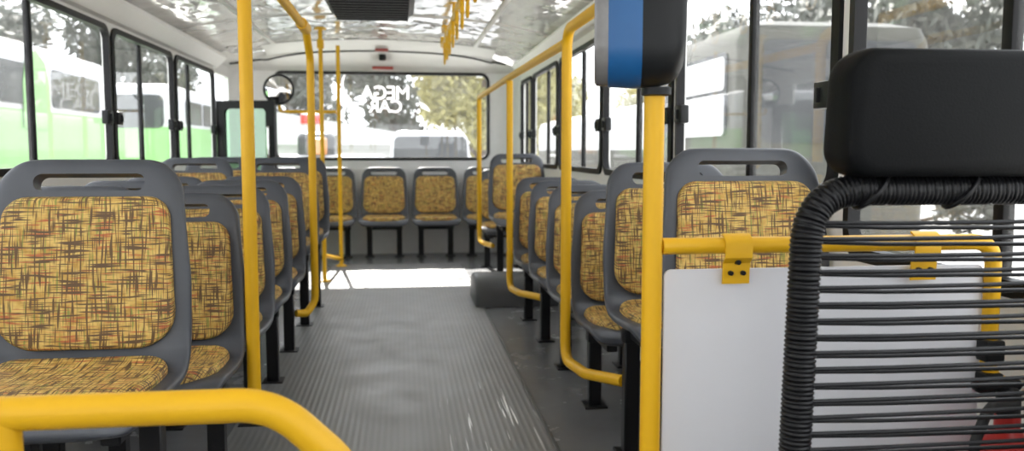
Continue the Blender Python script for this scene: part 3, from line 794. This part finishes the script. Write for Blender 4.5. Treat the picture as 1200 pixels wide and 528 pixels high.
MB().loft([[(x*(1-.06*(z-1.5)), -1.72-.12*(1.7-z), z) for x, z in lp], [(x*(1-.06*(z-1.5)), -1.78-.12*(1.7-z), z) for x, z in lp]]).build('windshield', M['dark_glass'], t)
for x in (-.55, .55): MB().lathe([(.001, -.02), (.1, -.02), (.09, .02), (.001, .03)], (x, -1.8, 1.1), 'Y', 20).build('headlight', M['chrome'], t)
for sx in (-.7, .7):
    for sy in (-1.1, 1.1): MB().lathe([(.001, -.08), (.31, -.08), (.33, -.06), (.33, .06), (.31, .08), (.001, .08)], (sx, sy, .33), 'X', 24).build('wheel', M['tyre'], t)
t = thing('street_lamp', 'thin grey lamp post right of the lettering in the rear window', 'lamp post', (2.9, 24, G))
MB().tube(fillet([(0, 0, 0), (0, 0, 4.3), (-1.3, 0, 4.75)], .3), .06, 10).build('post', M['grey_wall'], t)
MB().box(-1.75, -1.2, -.12, .12, 4.72, 4.84, .04, 2).build('lamp_head', M['black_metal'], t)

# trees
def tree_mesh(seed, leaves, crown_r, crown_h, size):
    rnd = random.Random(seed); mb = MB(); blobs = []
    for k in range(16):
        a = rnd.uniform(0, 2*pi); r = crown_r*sqrt(rnd.random())*.75; z = rnd.uniform(.10, 1)*crown_h
        blobs.append((r*cos(a), r*sin(a), z, rnd.uniform(.22, .42)*crown_r))
    vs = []; fs = []
    for i in range(leaves):
        bx_, by_, bz_, br = rnd.choice(blobs)
        d = Vector((rnd.gauss(0, 1), rnd.gauss(0, 1), rnd.gauss(0, .8))).normalized()*br*rnd.random()**.33
        c = Vector((bx_, by_, bz_))+d
        u = Vector((rnd.gauss(0, 1), rnd.gauss(0, 1), rnd.gauss(0, 1))).normalized(); w = u.orthogonal().normalized()
        s = size*rnd.uniform(.6, 1.4); b = len(vs)
        vs += [c-u*s, c+w*s*.45, c+u*s, c-w*s*.45]; fs.append((b, b+1, b+2, b+3))
    me = bpy.data.meshes.new('crown'); me.from_pydata([tuple(v) for v in vs], [], fs)
    tr = MB(); tr.tube([(0, 0, 0), (.05, .03, crown_h*.3), (0, .08, crown_h*.75)], .16, 10, rfun=lambda i: (.2, .15, .06)[i])
    for (x, y, z, r) in blobs[:9]: tr.tube([(.02, .03, z*.35), (x*.5, y*.5, z*.65), (x, y, z)], .05, 6, rfun=lambda i: (.08, .05, .02)[i])
    return me, tr
def make_tree(kind, mat, me, tr):
    t = empty('tree')
    link('crown', me, M[mat], t, smooth=0); tr.build('trunk', M['bark'], t); return t
tA = make_tree('a', 'leaf_dark', *tree_mesh(1, 5200, 2.6, 5.2, .15))
tB = make_tree('b', 'leaf_yellow', *tree_mesh(2, 9000, 2.6, 5.2, .13))
first = {'a': True, 'b': True}
def tree(kind, x, y, s, rz, label, group):
    src = tA if kind == 'a' else tB
    o = src if first[kind] else copy_tree(src); first[kind] = False
    o.location = (x, y, G); o.scale = (s, s, s*random.uniform(.9, 1.1)); o.rotation_euler = (0, 0, rz)
    tag(o, label, 'tree', group)
random.seed(11)
gL, gRt, gB1, gB2 = 'trees beyond the left windows', 'trees beyond the right windows', 'grey green trees behind the rear window', 'yellow green trees at the right of the rear window'
for x, y, s in ((-12, 4, 1.2), (-13, 12, 1.2), (-11.5, 21, 1.2), (-12.9, 29.2, 1.2), (-11, 37, 1.25), (-13, 46.5, 1.3)): tree('a', x, y, s, random.uniform(0, 6), 'grey green tree beyond the left side windows', gL)
for x, y, s in ((9.4, 3.2, 1.15), (8.0, -3.2, 1.0), (12.2, 10.6, 1.0), (11.5, 18.2, 1.0), (9.8, 25.6, 1.3), (13.2, 36, 1.3), (17, 27, 1.5)): tree('a', x, y, s, random.uniform(0, 6), 'grey green tree beyond the right side windows', gRt)
for x, y, s in ((-5.2, 40.2, 1.2), (-.3, 48.2, 1.35)): tree('a', x, y, s, random.uniform(0, 6), 'grey green tree standing behind the white shed', gB1)
for x, y, s in ((3.7, 39, 1.4), (7.5, 51, 1.4), (14, 45, 1.2)): tree('b', x, y, s, random.uniform(0, 6), 'yellow green tree at the right of the rear window view', gB2)

# ------------------------------------------------------------------ light
w = bpy.data.worlds.new('World'); bpy.context.scene.world = w; w.use_nodes = True
nt = w.node_tree; nt.nodes.clear()
bg = N(nt, 'ShaderNodeBackground', i_Color=(.93, .965, 1.0, 1), i_Strength=2.7); wo = N(nt, 'ShaderNodeOutputWorld'); nt.links.new(bg.outputs[0], wo.inputs[0])
sun = bpy.data.lights.new('sun', 'SUN'); sun.energy = 12; sun.angle = R(.9); sun.color = (1, .96, .9)
so = bpy.data.objects.new('sun', sun); COL.objects.link(so)
so.rotation_euler = Vector((.13, -1, -.80)).to_track_quat('-Z', 'Y').to_euler(); so.location = (0, 20, 20)

# ------------------------------------------------------------------ camera
F, VX, VY = 1000., 472., 177.
p = atan((264-VY)/F); yaw = atan((600-VX)/(F/cos(p)))
cam = bpy.data.cameras.new('camera'); cam.sensor_width = 36; cam.lens = 36*F/1200; cam.clip_start = .05; cam.clip_end = 300
co = bpy.data.objects.new('camera', cam); COL.objects.link(co)
co.location = (0, 0, 1.0); co.rotation_euler = (pi/2-p, 0, -yaw)
cam.dof.use_dof = True; cam.dof.focus_distance = 1.9; cam.dof.aperture_fstop = 4.2
sc = bpy.context.scene; sc.camera = co
sc.view_settings.view_transform = 'Standard'; sc.view_settings.look = 'None'; sc.view_settings.gamma = 1; sc.view_settings.use_curve_mapping = False
sc.view_settings.exposure = .66
